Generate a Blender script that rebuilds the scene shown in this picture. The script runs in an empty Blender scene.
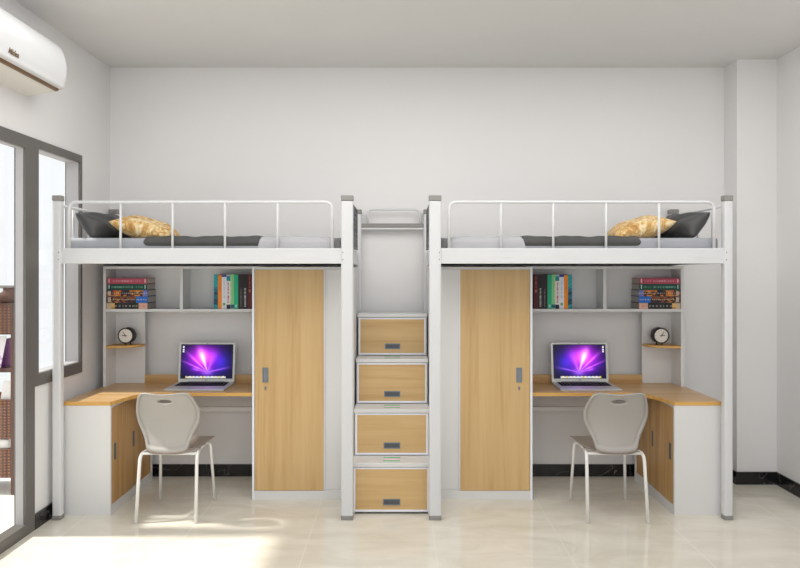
import bpy, bmesh, math, random
from mathutils import Vector, Matrix
random.seed(7)
C = bpy.context.scene
COL = C.collection
F = 672.0; CAMZ = 1.70
def lin(c):
    return c/12.92 if c <= 0.04045 else ((c+0.055)/1.055)**2.4
def rgb(r, g, b):
    return (lin(r/255), lin(g/255), lin(b/255), 1.0)
def P(px, py, Y):                     # photo pixel at depth Y -> world point
    s = F/Y
    return ((px-400)/s, Y, CAMZ+(272-py)/s)

# ------------------------------------------------------------------ materials
def new_mat(name):
    m = bpy.data.materials.new(name); m.use_nodes = True
    nt = m.node_tree; b = nt.nodes['Principled BSDF']
    return m, nt, b
def flat(name, col, rough=0.5, metal=0.0, spec=0.5, bump=0.0, bscale=200, var=0.0, vscale=4):
    m, nt, b = new_mat(name)
    b.inputs['Base Color'].default_value = col
    b.inputs['Roughness'].default_value = rough
    b.inputs['Metallic'].default_value = metal
    b.inputs['Specular IOR Level'].default_value = spec
    tc = nt.nodes.new('ShaderNodeTexCoord')
    if bump:
        n = nt.nodes.new('ShaderNodeTexNoise'); n.inputs['Scale'].default_value = bscale
        n.inputs['Detail'].default_value = 4
        bp = nt.nodes.new('ShaderNodeBump'); bp.inputs['Strength'].default_value = bump
        bp.inputs['Distance'].default_value = 0.01
        nt.links.new(tc.outputs['Object'], n.inputs['Vector'])
        nt.links.new(n.outputs['Fac'], bp.inputs['Height'])
        nt.links.new(bp.outputs['Normal'], b.inputs['Normal'])
    if var:
        n = nt.nodes.new('ShaderNodeTexNoise'); n.inputs['Scale'].default_value = vscale
        n.inputs['Detail'].default_value = 3
        r = nt.nodes.new('ShaderNodeValToRGB')
        r.color_ramp.elements[0].position = 0.3; r.color_ramp.elements[1].position = 0.7
        r.color_ramp.elements[0].color = tuple(c*(1-var) for c in col[:3])+(1,)
        r.color_ramp.elements[1].color = tuple(min(1, c*(1+var)) for c in col[:3])+(1,)
        nt.links.new(tc.outputs['Object'], n.inputs['Vector'])
        nt.links.new(n.outputs['Fac'], r.inputs['Fac'])
        nt.links.new(r.outputs['Color'], b.inputs['Base Color'])
    return m
def wood(name, axis, light, mid, dark, rough=0.38):
    m, nt, b = new_mat(name)
    N = nt.nodes; L = nt.links
    tc = N.new('ShaderNodeTexCoord'); mp = N.new('ShaderNodeMapping')
    s = [16, 16, 16]; s[axis] = 0.7
    mp.inputs['Scale'].default_value = s
    n1 = N.new('ShaderNodeTexNoise'); n1.inputs['Scale'].default_value = 1.0
    n1.inputs['Detail'].default_value = 7; n1.inputs['Roughness'].default_value = 0.62
    n1.inputs['Distortion'].default_value = 0.5
    mp2 = N.new('ShaderNodeMapping'); s2 = [90, 90, 90]; s2[axis] = 2.5
    mp2.inputs['Scale'].default_value = s2
    n2 = N.new('ShaderNodeTexNoise'); n2.inputs['Scale'].default_value = 1.0; n2.inputs['Detail'].default_value = 3
    mx = N.new('ShaderNodeMath'); mx.operation = 'MULTIPLY_ADD'
    mx.inputs[1].default_value = 0.25
    r = N.new('ShaderNodeValToRGB'); e = r.color_ramp.elements
    e[0].position = 0.45; e[0].color = dark; e[1].position = 0.78; e[1].color = light
    k = e.new(0.6); k.color = mid
    L.new(tc.outputs['Object'], mp.inputs['Vector']); L.new(tc.outputs['Object'], mp2.inputs['Vector'])
    L.new(mp.outputs['Vector'], n1.inputs['Vector']); L.new(mp2.outputs['Vector'], n2.inputs['Vector'])
    L.new(n2.outputs['Fac'], mx.inputs[0]); L.new(n1.outputs['Fac'], mx.inputs[2])
    L.new(mx.outputs[0], r.inputs['Fac']); L.new(r.outputs['Color'], b.inputs['Base Color'])
    b.inputs['Roughness'].default_value = rough
    b.inputs['Specular IOR Level'].default_value = 0.4
    return m
WL, WM, WD = rgb(212,180,128), rgb(206,172,120), rgb(196,159,106)
M = {}
M['wood_v'] = wood('oak_vertical', 2, WL, WM, WD)
M['wood_h'] = wood('oak_horizontal', 0, WL, WM, WD)
M['wood_desk'] = wood('oak_desktop', 0, rgb(206,170,120), rgb(194,156,106), rgb(180,140,90), 0.3)
M['wood_edge'] = wood('oak_edge_band', 0, rgb(226,180,104), rgb(214,166,92), rgb(200,150,78), 0.4)
M['wood_side'] = wood('oak_side_doors', 2, rgb(200,160,106), rgb(186,144,90), rgb(168,126,74))
M['white_metal'] = flat('white_powder_coated_steel', rgb(214,215,217), 0.38, var=0.01)
M['white_panel'] = flat('white_cabinet_steel', rgb(220,220,220), 0.42, var=0.01)
M['white_trim'] = flat('bright_white_edge', rgb(238,241,250), 0.35, var=0.01)
M['cap_grey'] = flat('grey_plastic', rgb(140,138,135), 0.45, var=0.05)
M['handle_grey'] = flat('brushed_grey_metal', rgb(122,130,138), 0.35, 0.4, var=0.04, vscale=40)
M['handle_dark'] = flat('dark_recess', rgb(84,88,94), 0.5, 0.2, var=0.05)
M['side_handle'] = flat('blue_grey_metal', rgb(82,98,108), 0.4, 0.3, var=0.05)
M['shade_board'] = flat('shade_black_board', rgb(26,25,25), 0.8, var=0.05)  # deck colour near black, holding the shade of the gap under the bed
M['wall'] = flat('white_plaster', rgb(231,230,230), 0.9, bump=0.03, bscale=60, var=0.006, vscale=1.2)
M['ceiling'] = flat('ceiling_plaster', rgb(222,221,220), 0.95, bump=0.03, bscale=60, var=0.006)
M['frame'] = flat('grey_aluminium', rgb(104,101,97), 0.42, 0.15, var=0.04, vscale=3)
M['mattress'] = flat('pale_grey_fabric', rgb(162,164,170), 0.9, bump=0.2, bscale=250, var=0.03)
M['quilt'] = flat('light_grey_quilt', rgb(178,178,181), 0.9, bump=0.25, bscale=120, var=0.03)
M['dark_cloth'] = flat('charcoal_fabric', rgb(78,78,77), 0.85, bump=0.25, bscale=160, var=0.10, vscale=14)
M['dark_satin'] = flat('charcoal_satin', rgb(70,71,72), 0.5, bump=0.2, bscale=12, var=0.12, vscale=9)
M['grey_end'] = flat('mid_grey_fabric', rgb(120,120,120), 0.9, bump=0.2, bscale=150, var=0.05)
M['plastic'] = flat('grey_beige_plastic', rgb(168,164,159), 0.42, var=0.01)
M['leg_white'] = flat('white_chair_steel', rgb(240,239,236), 0.3, var=0.01)
M['seat'] = flat('taupe_seat_pad', rgb(146,134,124), 0.65, bump=0.1, bscale=200, var=0.03)
M['alu'] = flat('silver_aluminium', rgb(205,206,205), 0.35, 0.35, var=0.02)
M['key'] = flat('black_keys', rgb(18,16,22), 0.8, spec=0.2, var=0.05)
M['pad'] = flat('grey_trackpad', rgb(188,186,192), 0.3, 0.2, var=0.02)
M['black'] = flat('black_plastic', rgb(38,36,35), 0.4, var=0.05)
M['clock_face'] = flat('ivory_dial', rgb(232,226,216), 0.5, var=0.02)
M['pages'] = flat('book_pages', rgb(178,172,166), 0.9, bump=0.4, bscale=400, var=0.05, vscale=60)
M['green'] = flat('green_grip', rgb(88,200,128), 0.6, var=0.03)
M['pink'] = flat('pale_pink_print', rgb(244,214,226), 0.7, var=0.02)
M['ac'] = flat('glossy_white_plastic', rgb(224,225,227), 0.25, var=0.005)
M['ac_low'] = flat('cream_white_plastic', rgb(232,229,222), 0.4, var=0.005)
M['gold'] = flat('bronze_trim', rgb(120,92,60), 0.35, 0.5, var=0.1, vscale=6)
M['logo'] = flat('brown_logo', rgb(126,104,78), 0.4, 0.3, var=0.03)
M['outside'] = flat('pale_balcony_tiles', rgb(225,222,216), 0.6, var=0.03)
M['brown'] = flat('dark_brown_wood', rgb(84,48,32), 0.5, var=0.2, vscale=12)
M['paper'] = flat('white_paper', rgb(228,224,222), 0.8, var=0.02)
M['ceramic'] = flat('white_ceramic', rgb(236,234,230), 0.3, var=0.01)
M['purple'] = flat('purple_cloth', rgb(112,48,112), 0.8, bump=0.3, bscale=60, var=0.2, vscale=20)

def wicker():
    m, nt, b = new_mat('woven_brown_wicker'); N = nt.nodes; L = nt.links
    tc = N.new('ShaderNodeTexCoord')
    w = N.new('ShaderNodeTexWave'); w.bands_direction = 'Z'; w.inputs['Scale'].default_value = 14
    w.inputs['Distortion'].default_value = 3
    w2 = N.new('ShaderNodeTexWave'); w2.bands_direction = 'X'; w2.inputs['Scale'].default_value = 10
    mu = N.new('ShaderNodeMath'); mu.operation = 'MULTIPLY'
    r = N.new('ShaderNodeValToRGB'); r.color_ramp.elements[0].color = rgb(70,38,24); r.color_ramp.elements[1].color = rgb(160,104,66)
    L.new(tc.outputs['Object'], w.inputs['Vector']); L.new(tc.outputs['Object'], w2.inputs['Vector'])
    L.new(w.outputs['Fac'], mu.inputs[0]); L.new(w2.outputs['Fac'], mu.inputs[1])
    L.new(mu.outputs[0], r.inputs['Fac']); L.new(r.outputs['Color'], b.inputs['Base Color'])
    b.inputs['Roughness'].default_value = 0.6
    return m
M['wicker'] = wicker()

def gold_cloth():
    m, nt, b = new_mat('gold_streaked_cloth'); N = nt.nodes; L = nt.links
    tc = N.new('ShaderNodeTexCoord'); mp = N.new('ShaderNodeMapping')
    mp.inputs['Scale'].default_value = (1.0, 1.0, 0.55); mp.inputs['Rotation'].default_value = (0.2, 0.35, 0.3)
    n = N.new('ShaderNodeTexNoise'); n.inputs['Scale'].default_value = 16; n.inputs['Detail'].default_value = 5
    n.inputs['Distortion'].default_value = 2.2
    r = N.new('ShaderNodeValToRGB'); e = r.color_ramp.elements
    e[0].position = 0.36; e[0].color = rgb(178,128,66); e[1].position = 0.66; e[1].color = rgb(236,222,184)
    k = e.new(0.5); k.color = rgb(216,176,108)
    L.new(tc.outputs['Object'], mp.inputs['Vector']); L.new(mp.outputs['Vector'], n.inputs['Vector'])
    L.new(n.outputs['Fac'], r.inputs['Fac']); L.new(r.outputs['Color'], b.inputs['Base Color'])
    bp = N.new('ShaderNodeBump'); bp.inputs['Strength'].default_value = 0.35; bp.inputs['Distance'].default_value = 0.01
    L.new(n.outputs['Fac'], bp.inputs['Height']); L.new(bp.outputs['Normal'], b.inputs['Normal'])
    b.inputs['Roughness'].default_value = 0.55
    return m
M['gold_cloth'] = gold_cloth()

def marble_black():
    m, nt, b = new_mat('black_veined_marble'); N = nt.nodes; L = nt.links
    tc = N.new('ShaderNodeTexCoord')
    n = N.new('ShaderNodeTexNoise'); n.inputs['Scale'].default_value = 2.3; n.inputs['Detail'].default_value = 4
    n.inputs['Distortion'].default_value = 1.4
    a = N.new('ShaderNodeMath'); a.operation = 'SUBTRACT'; a.inputs[1].default_value = 0.5
    ab = N.new('ShaderNodeMath'); ab.operation = 'ABSOLUTE'
    r = N.new('ShaderNodeValToRGB'); e = r.color_ramp.elements
    e[0].position = 0.0; e[0].color = rgb(120,118,116); e[1].position = 0.005; e[1].color = rgb(22,22,23)
    L.new(tc.outputs['Object'], n.inputs['Vector']); L.new(n.outputs['Fac'], a.inputs[0])
    L.new(a.outputs[0], ab.inputs[0]); L.new(ab.outputs[0], r.inputs['Fac'])
    L.new(r.outputs['Color'], b.inputs['Base Color'])
    b.inputs['Roughness'].default_value = 0.15
    return m
M['marble'] = marble_black()

def floor_mat():
    m, nt, b = new_mat('cream_polished_tiles'); N = nt.nodes; L = nt.links
    tc = N.new('ShaderNodeTexCoord'); sp = N.new('ShaderNodeSeparateXYZ')
    L.new(tc.outputs['Object'], sp.inputs['Vector'])
    def seam(sock, off):
        a = N.new('ShaderNodeMath'); a.operation = 'ADD'; a.inputs[1].default_value = off; L.new(sock, a.inputs[0])
        d = N.new('ShaderNodeMath'); d.operation = 'DIVIDE'; d.inputs[1].default_value = 0.8; L.new(a.outputs[0], d.inputs[0])
        f = N.new('ShaderNodeMath'); f.operation = 'FRACT'; L.new(d.outputs[0], f.inputs[0])
        s = N.new('ShaderNodeMath'); s.operation = 'SUBTRACT'; s.inputs[1].default_value = 0.5; L.new(f.outputs[0], s.inputs[0])
        ab = N.new('ShaderNodeMath'); ab.operation = 'ABSOLUTE'; L.new(s.outputs[0], ab.inputs[0])
        g = N.new('ShaderNodeMath'); g.operation = 'GREATER_THAN'; g.inputs[1].default_value = 0.4962; L.new(ab.outputs[0], g.inputs[0])
        return g.outputs[0]
    gx = seam(sp.outputs['X'], 8-1.017); gy = seam(sp.outputs['Y'], 8-5.06)
    mx = N.new('ShaderNodeMath'); mx.operation = 'MAXIMUM'; L.new(gx, mx.inputs[0]); L.new(gy, mx.inputs[1])
    mp = N.new('ShaderNodeMapping'); mp.inputs['Scale'].default_value = (1.0, 2.2, 1.0); mp.inputs['Rotation'].default_value = (0, 0, 0.5)
    n = N.new('ShaderNodeTexNoise'); n.inputs['Scale'].default_value = 2.0; n.inputs['Detail'].default_value = 8
    n.inputs['Distortion'].default_value = 1.2; n.inputs['Roughness'].default_value = 0.6
    L.new(tc.outputs['Object'], mp.inputs['Vector']); L.new(mp.outputs['Vector'], n.inputs['Vector'])
    r = N.new('ShaderNodeValToRGB'); e = r.color_ramp.elements
    e[0].position = 0.34; e[0].color = rgb(214,208,194); e[1].position = 0.64; e[1].color = rgb(228,223,211)
    L.new(n.outputs['Fac'], r.inputs['Fac'])
    mix = N.new('ShaderNodeMix'); mix.data_type = 'RGBA'
    L.new(mx.outputs[0], mix.inputs[0]); L.new(r.outputs['Color'], mix.inputs[6]); mix.inputs[7].default_value = rgb(230,226,216)
    L.new(mix.outputs[2], b.inputs['Base Color'])
    b.inputs['Roughness'].default_value = 0.09; b.inputs['Specular IOR Level'].default_value = 0.55
    return m
M['floor'] = floor_mat()

def glass_mat():
    m = bpy.data.materials.new('clear_glass'); m.use_nodes = True
    nt = m.node_tree; nt.nodes.clear(); N = nt.nodes; L = nt.links
    o = N.new('ShaderNodeOutputMaterial'); t = N.new('ShaderNodeBsdfTransparent'); t.inputs['Color'].default_value = (0.97,0.98,0.98,1)
    g = N.new('ShaderNodeBsdfGlossy'); g.inputs['Roughness'].default_value = 0.02
    mx = N.new('ShaderNodeMixShader'); mx.inputs[0].default_value = 0.05
    L.new(t.outputs[0], mx.inputs[1]); L.new(g.outputs[0], mx.inputs[2]); L.new(mx.outputs[0], o.inputs['Surface'])
    return m
M['glass'] = glass_mat()

def attr_mat(name, emit=0.0, rough=0.6):
    m, nt, b = new_mat(name)
    a = nt.nodes.new('ShaderNodeAttribute'); a.attribute_name = 'Col'
    nt.links.new(a.outputs['Color'], b.inputs['Base Color'])
    b.inputs['Roughness'].default_value = rough
    if emit:
        for l in list(b.inputs['Base Color'].links): nt.links.remove(l)
        b.inputs['Base Color'].default_value = (0.004,0.004,0.006,1); b.inputs['Specular IOR Level'].default_value = 0.25
        nt.links.new(a.outputs['Color'], b.inputs['Emission Color'])
        b.inputs['Emission Strength'].default_value = emit
    return m
M['print'] = attr_mat('printed_cover')
M['screen'] = attr_mat('glowing_screen', 1.0, 0.2)

# ------------------------------------------------------------------ mesh helpers
def box(bm, x0, x1, y0, y1, z0, z1, bev=0.0, seg=2):
    if x0 > x1: x0, x1 = x1, x0
    if y0 > y1: y0, y1 = y1, y0
    if z0 > z1: z0, z1 = z1, z0
    r = bmesh.ops.create_cube(bm, size=1.0)
    vs = r['verts']
    bmesh.ops.scale(bm, vec=(x1-x0, y1-y0, z1-z0), verts=vs)
    bmesh.ops.translate(bm, vec=((x0+x1)/2, (y0+y1)/2, (z0+z1)/2), verts=vs)
    if bev:
        es = list({e for v in vs for e in v.link_edges})
        bmesh.ops.bevel(bm, geom=es, offset=bev, segments=seg, profile=0.6, affect='EDGES', clamp_overlap=True)
def fillet(pts, r, n=5):
    pts = [Vector(p) for p in pts]; out = [pts[0]]
    for i in range(1, len(pts)-1):
        a, b, c = pts[i-1], pts[i], pts[i+1]
        d1 = (a-b).normalized(); d2 = (c-b).normalized()
        rr = min(r, (a-b).length*0.49, (c-b).length*0.49)
        p1 = b+d1*rr; p2 = b+d2*rr
        for k in range(n+1):
            t = k/n
            out.append((1-t)**2*p1 + 2*t*(1-t)*b + t*t*p2)
    out.append(pts[-1]); return out
def tube(bm, pts, r, n=12, taper=None):
    pts = [Vector(p) for p in pts]
    rings = []; up = None
    for i, p in enumerate(pts):
        if i == 0: d = pts[1]-pts[0]
        elif i == len(pts)-1: d = pts[-1]-pts[-2]
        else: d = (pts[i+1]-p).normalized()+(p-pts[i-1]).normalized()
        d.normalize()
        if up is None:
            up = Vector((0,0,1)) if abs(d.z) < 0.9 else Vector((1,0,0))
        s = d.cross(up)
        if s.length < 1e-4: s = d.orthogonal()
        s.normalize(); up = s.cross(d).normalized()
        rad = r if taper is None else r+(taper-r)*i/(len(pts)-1)
        rings.append([bm.verts.new(p+rad*(math.cos(2*math.pi*k/n)*s+math.sin(2*math.pi*k/n)*up)) for k in range(n)])
    for a, b in zip(rings, rings[1:]):
        for k in range(n):
            f = bm.faces.new((a[k], a[(k+1)%n], b[(k+1)%n], b[k])); f.smooth = True
    bm.faces.new(rings[0][::-1]); bm.faces.new(rings[-1])
def disc(bm, c, r, y0, y1, n=48):         # round solid with its axis along Y
    ra = [bm.verts.new((c[0]+r*math.cos(2*math.pi*k/n), y0, c[1]+r*math.sin(2*math.pi*k/n))) for k in range(n)]
    rb = [bm.verts.new((c[0]+r*math.cos(2*math.pi*k/n), y1, c[1]+r*math.sin(2*math.pi*k/n))) for k in range(n)]
    for k in range(n):
        f = bm.faces.new((ra[k], ra[(k+1)%n], rb[(k+1)%n], rb[k])); f.smooth = True
    bm.faces.new(ra[::-1]); bm.faces.new(rb)
def prism(bm, poly, z0, z1):              # XY polygon raised between two heights
    a = [bm.verts.new((x, y, z0)) for x, y in poly]; b = [bm.verts.new((x, y, z1)) for x, y in poly]
    n = len(poly)
    for k in range(n): bm.faces.new((a[k], a[(k+1)%n], b[(k+1)%n], b[k]))
    bm.faces.new(a[::-1]); bm.faces.new(b)
def prism_y(bm, poly, y0, y1, smooth=False):            # XZ polygon drawn out along Y
    a = [bm.verts.new((x, y0, z)) for x, z in poly]; b = [bm.verts.new((x, y1, z)) for x, z in poly]
    n = len(poly)
    for k in range(n):
        f = bm.faces.new((a[k], a[(k+1)%n], b[(k+1)%n], b[k])); f.smooth = smooth
    bm.faces.new(a[::-1]); bm.faces.new(b)
def lathe(bm, prof, c, n=28):             # profile (r, z) turned about Z
    rings = [[bm.verts.new((c[0]+r*math.cos(2*math.pi*k/n), c[1]+r*math.sin(2*math.pi*k/n), c[2]+z)) for k in range(n)] for r, z in prof]
    for a, b in zip(rings, rings[1:]):
        for k in range(n):
            f = bm.faces.new((a[k], a[(k+1)%n], b[(k+1)%n], b[k])); f.smooth = True
    bm.faces.new(rings[0][::-1]); bm.faces.new(rings[-1])

def origin(parent):
    v = Vector((0,0,0))
    while parent is not None:
        v += parent.location; parent = parent.parent
    return v
def obj(name, bm, mat, parent=None, base=None, fix=True):
    """one mesh object; vertices are given in world coordinates"""
    if fix: bmesh.ops.recalc_face_normals(bm, faces=bm.faces)
    me = bpy.data.meshes.new(name)
    off = origin(parent) if parent else Vector(base or (0,0,0))
    bmesh.ops.translate(bm, vec=-off, verts=bm.verts)
    bm.to_mesh(me); bm.free()
    me.materials.append(mat)
    o = bpy.data.objects.new(name, me); COL.objects.link(o)
    if parent: o.parent = parent
    else: o.location = off
    return o
def thing(name, label, cat, loc, group=None):
    o = bpy.data.objects.new(name, None); COL.objects.link(o)
    o.location = loc; o.empty_display_size = 0.1
    o['label'] = label; o['category'] = cat
    if group: o['group'] = group
    return o
def tag(o, label, cat, group=None):
    o['label'] = label; o['category'] = cat
    if group: o['group'] = group
    return o
def structure(o):
    o['kind'] = 'structure'; return o
def B(*boxes, bev=0.0):
    bm = bmesh.new()
    for b in boxes: box(bm, *b, bev=bev)
    return bm
def T(pts, r, n=12, rr=0, taper=None):
    bm = bmesh.new(); tube(bm, fillet(pts, rr) if rr else pts, r, n, taper); return bm

# the right-hand unit is the left one seen in a mirror, one per cent longer
KX = 1.0096
def mx_(x): return 0.241-KX*(x+0.363)
def mirror_tree(o, label=None, parent=None, slide=False):
    slide = slide or o.name.startswith('guard_rail')     # this rail is shifted across, not mirrored
    c = o.copy(); COL.objects.link(c)
    if o.data is not None:
        me = o.data.copy()
        bm = bmesh.new(); bm.from_mesh(me)
        if slide:
            for v in bm.verts: v.co.x = 0.3384+(v.co.x+bed.location.x+2.279)*1.0073-mx_(bed.location.x)
        else:
            bmesh.ops.scale(bm, vec=(-KX,1,1), verts=bm.verts)
            bmesh.ops.reverse_faces(bm, faces=bm.faces)
        bm.to_mesh(me); bm.free(); c.data = me
    if parent is None:
        c.location.x = mx_(o.location.x)
        if label: c['label'] = label
    else:
        c.parent = parent; c.location.x = -KX*o.location.x
    for ch in list(o.children): mirror_tree(ch, None, c, slide)
    return c

def painted(p0, ux, uz, nx, nz, fn):
    """flat grid coloured by fn(u, v); p0 corner, ux/uz edge vectors"""
    bm = bmesh.new(); cl = bm.loops.layers.float_color.new('Col')
    p0 = Vector(p0); ux = Vector(ux); uz = Vector(uz)
    vs = [[bm.verts.new(p0+ux*i/nx+uz*j/nz) for i in range(nx+1)] for j in range(nz+1)]
    for j in range(nz):
        for i in range(nx):
            f = bm.faces.new((vs[j][i], vs[j][i+1], vs[j+1][i+1], vs[j+1][i]))
            c = fn((i+.5)/nx, (j+.5)/nz)
            for l in f.loops: l[cl] = rgb(*c)
    return bm

# ------------------------------------------------------------------ the room
YW = 5.60; XL = -2.417; XR = 3.02; ZC = 3.404; YF = -2.0; TH = 0.15
structure(obj('floor', B((XL-TH, XR+TH, YF, YW+TH, -0.12, 0)), M['floor']))
structure(obj('ceiling', B((XL-TH, XR+TH, YF, YW+TH, ZC, ZC+0.12)), M['ceiling']))
structure(obj('wall_back', B((XL-TH, XR+TH, YW, YW+TH, 0, ZC)), M['wall']))
structure(obj('wall_right', B((XR, XR+TH, YF, YW, 0, ZC)), M['wall']))
structure(obj('wall_column', B((2.70, XR, 5.385, YW, 0, ZC)), M['wall']))
DY0, DY1 = 2.45, 4.427; WY1 = 5.087; ZT = 2.58; WZ = 0.943
TL = 0.105
structure(obj('wall_left', B((XL-TL, XL, YF, DY0, 0, ZC), (XL-TL, XL, DY0, WY1, ZT, ZC),
    (XL-TL, XL, DY1, WY1, 0, WZ), (XL-TL, XL, WY1, YW, 0, ZC)), M['wall']))
structure(obj('baseboard_back', B((XL, 2.70, YW-0.014, YW, 0, 0.10)), M['marble']))
structure(obj('baseboard_column', B((2.686, 2.70, 5.371, YW-0.014, 0, 0.10), (2.70, XR-0.014, 5.371, 5.385, 0, 0.10)), M['marble']))
structure(obj('baseboard_right', B((XR-0.014, XR, YF, 5.385, 0, 0.10)), M['marble']))
structure(obj('baseboard_left', B((XL, XL+0.014, DY1, YW-0.014, 0, 0.10)), M['marble']))

# sliding door and window share a deep grey metal frame
xf0, xf1 = XL-0.105, XL+0.012; xd0 = XL-0.063
d = structure(thing('door_1', 'grey framed glass sliding door to the bright balcony in the left wall', 'door', (XL, 3.4, 0)))
obj('door_frame', B((xd0, xf1, 4.319, DY1, 0, ZT), (xd0, xf1, DY0, DY0+0.08, 0, ZT), (xd0, xf1, DY0+0.08, 4.319, ZT-0.082, ZT),
    (xd0, xf1, DY0+0.08, 4.319, 0, 0.075)), M['frame'], d)
obj('door_sash', B((XL-0.062, XL-0.03, 3.36, 3.42, 0.075, ZT-0.082)), M['cap_grey'], d)
obj('glass_pane', B((XL-0.060, XL-0.054, 3.42, 4.319, 0.075, ZT-0.082)), M['glass'], d)
obj('glass_pane', B((XL-0.048, XL-0.042, DY0+0.08, 3.36, 0.075, ZT-0.082)), M['glass'], d)
w = structure(thing('window_1', 'tall grey framed window beside the sliding door in the left wall', 'window', (XL, 4.76, WZ)))
obj('window_frame', B((xf0, xf1, DY1, 4.475, WZ, ZT), (xf0, xf1, WY1-0.026, WY1, WZ, ZT), (xf0, xf1, 4.475, WY1-0.026, ZT-0.055, ZT),
    (xf0, xf1, 4.475, WY1-0.026, WZ, WZ+0.08)), M['frame'], w)
obj('glass_pane', B((XL-0.102, XL-0.096, 4.475, WY1-0.026, WZ+0.08, ZT-0.055)), M['glass'], w)

M['reveal_grey'] = flat('light_grey_reveal', rgb(176,174,176), 0.5, var=0.03)
xl0, xl1 = XL-0.095, XL-0.004
obj('reveal_faces', B((xl0, xl1, WY1-0.030, WY1-0.026, WZ+0.08, ZT-0.055), (xl0, xl1, 4.475, WY1-0.030, ZT-0.059, ZT-0.055), (xl0, xl1, 4.475, WY1-0.030, WZ+0.08, WZ+0.084), (xl0, xl1, 4.475, 4.479, WZ+0.084, ZT-0.059)), M['reveal_grey'], w)  # thin lighter grey faces laid over the inner sides of the opening
obj('reveal_faces', B((XL-0.052, xl1, 4.315, 4.319, 0.075, ZT-0.082), (XL-0.040, xl1, DY0+0.08, 4.315, ZT-0.086, ZT-0.082)), M['reveal_grey'], d)

# ------------------------------------------------------------------ air conditioner
ac = thing('air_conditioner', 'white rounded wall air conditioner mounted high on the left wall', 'air conditioner', (XL, 3.87, 2.84))
AY0, AY1 = 3.36, 4.42
def ac_prof(k):
    # k shrinks the section for the rounded ends
    pts = [(XL, 3.19), (XL+0.12, 3.195), (XL+0.18, 3.18), (XL+0.225, 3.14), (XL+0.25, 3.06), (XL+0.253, 2.99), (XL+0.238, 2.92), (XL+0.208, 2.884), (XL, 2.880)]
    return [(XL+(x-XL)*(0.4+0.6*k), 2.95+(z-2.95)*k) for x, z in pts]
bm = bmesh.new(); rings = []
seq = []
for i in range(9):
    a = math.pi/2*i/8
    seq.append((AY0+0.075*(1-math.sin(a)), 0.55+0.45*math.cos(a)))
seq = sorted(seq)
seq = seq + [(AY0+AY1-y, k) for y, k in reversed(seq)]
def smooth_prof(pts, n=4):
    out = []
    for i in range(len(pts)-1):
        p0 = Vector(pts[max(i-1,0)]); p1 = Vector(pts[i]); p2 = Vector(pts[i+1]); p3 = Vector(pts[min(i+2,len(pts)-1)])
        for k in range(n):
            t = k/n
            out.append(0.5*((2*p1)+(-p0+p2)*t+(2*p0-5*p1+4*p2-p3)*t*t+(-p0+3*p1-3*p2+p3)*t**3))
    out.append(Vector(pts[-1])); return out
for y, k in seq:
    rings.append([bm.verts.new((p[0], y, p[1])) for p in smooth_prof(ac_prof(k))])
for a, b in zip(rings, rings[1:]):
    for k in range(len(a)-1):
        f = bm.faces.new((a[k], a[k+1], b[k+1], b[k])); f.smooth = True
bm.faces.new(rings[0]); bm.faces.new(rings[-1][::-1])
obj('casing', bm, M['ac'], ac)
bm = bmesh.new(); prism_y(bm, [(XL, 2.882), (XL+0.19, 2.874), (XL+0.175, 2.862), (XL, 2.835)], AY0+0.05, AY1-0.08)
obj('lower_housing', bm, M['ac_low'], ac)
bm = bmesh.new(); prism_y(bm, [(XL+0.10, 2.887), (XL+0.212, 2.888), (XL+0.203, 2.870), (XL+0.10, 2.870)], AY0+0.03, AY1-0.07)
obj('vent_trim', bm, M['gold'], ac)
# small brown lettering on the front
cu = bpy.data.curves.new('logo', 'FONT'); cu.body = 'Midea'; cu.size = 0.055; cu.extrude = 0.001; cu.offset = 0.001
to = bpy.data.objects.new('logo_src', cu); COL.objects.link(to)
bpy.context.view_layer.update()
me = bpy.data.meshes.new_from_object(to.evaluated_get(bpy.context.evaluated_depsgraph_get()))
bpy.data.objects.remove(to)
xs = [v.co.x for v in me.vertices]; wd = max(xs)-min(xs)
for v in me.vertices:
    lx, ly, lz = v.co
    v.co = (XL+0.2545+lz+ (0.0 if ly < 0.1 else 0), 3.735+(lx-min(xs))*0.10/wd, 2.920+ly*0.75)
    # lean with the casing
    zz = v.co.z
    v.co.x = XL+0.2552+lz-(0.0 if zz > 2.99 else (2.99-zz)*0.20)
for v in me.vertices: v.co -= Vector(ac.location)
me.materials.append(M['logo'])
lo = bpy.data.objects.new('logo', me); COL.objects.link(lo); lo.parent = ac

# ------------------------------------------------------------------ loft bed (left), mirrored later
S0 = 4.60; S1 = 5.51              # front faces of front and rear posts
XO, XI = -2.354, -0.363           # outer and inner post centres
ZB, ZR = 1.757, 1.864             # bed rail bottom and top
bed = thing('loft_bed', 'left white steel loft bed with guard rail, beside the window', 'bed', ((XO+XI)/2, 5.1, 0), 'loft beds')
def post(x, y, hw, top, foot=True):
    cx = x
    p = obj('post', B((cx-hw, cx+hw, y, y+0.055, 0.02, top-0.038), bev=0.012), M['white_metal'], bed)
    obj('post_cap', B((cx-hw-0.002, cx+hw+0.002, y-0.002, y+0.057, top-0.040, top), bev=0.008), M['cap_grey'], p)
    obj('post_foot', B((cx-hw-0.001, cx+hw+0.001, y-0.002, y+0.057, 0, 0.032), bev=0.006), M['cap_grey'], p)
post(XO, S0, 0.029, 2.227); post(XI, S0, 0.041, 2.227)
post(XO, S1, 0.036, 2.215); post(XI+0.016, S1, 0.030, 2.215)
xa, xb = XO+0.026, XI-0.038
fr = obj('side_rail', B((xa, xb, S0+0.012, S0+0.046, ZB, ZR), bev=0.005), M['white_metal'], bed)
obj('rail_groove', B((xa+0.01, xb-0.01, S0+0.0105, S0+0.013, 1.800, 1.803), (xa+0.01, xb-0.01, S0+0.0105, S0+0.013, 1.846, 1.848)), M['white_panel'], fr)
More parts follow.
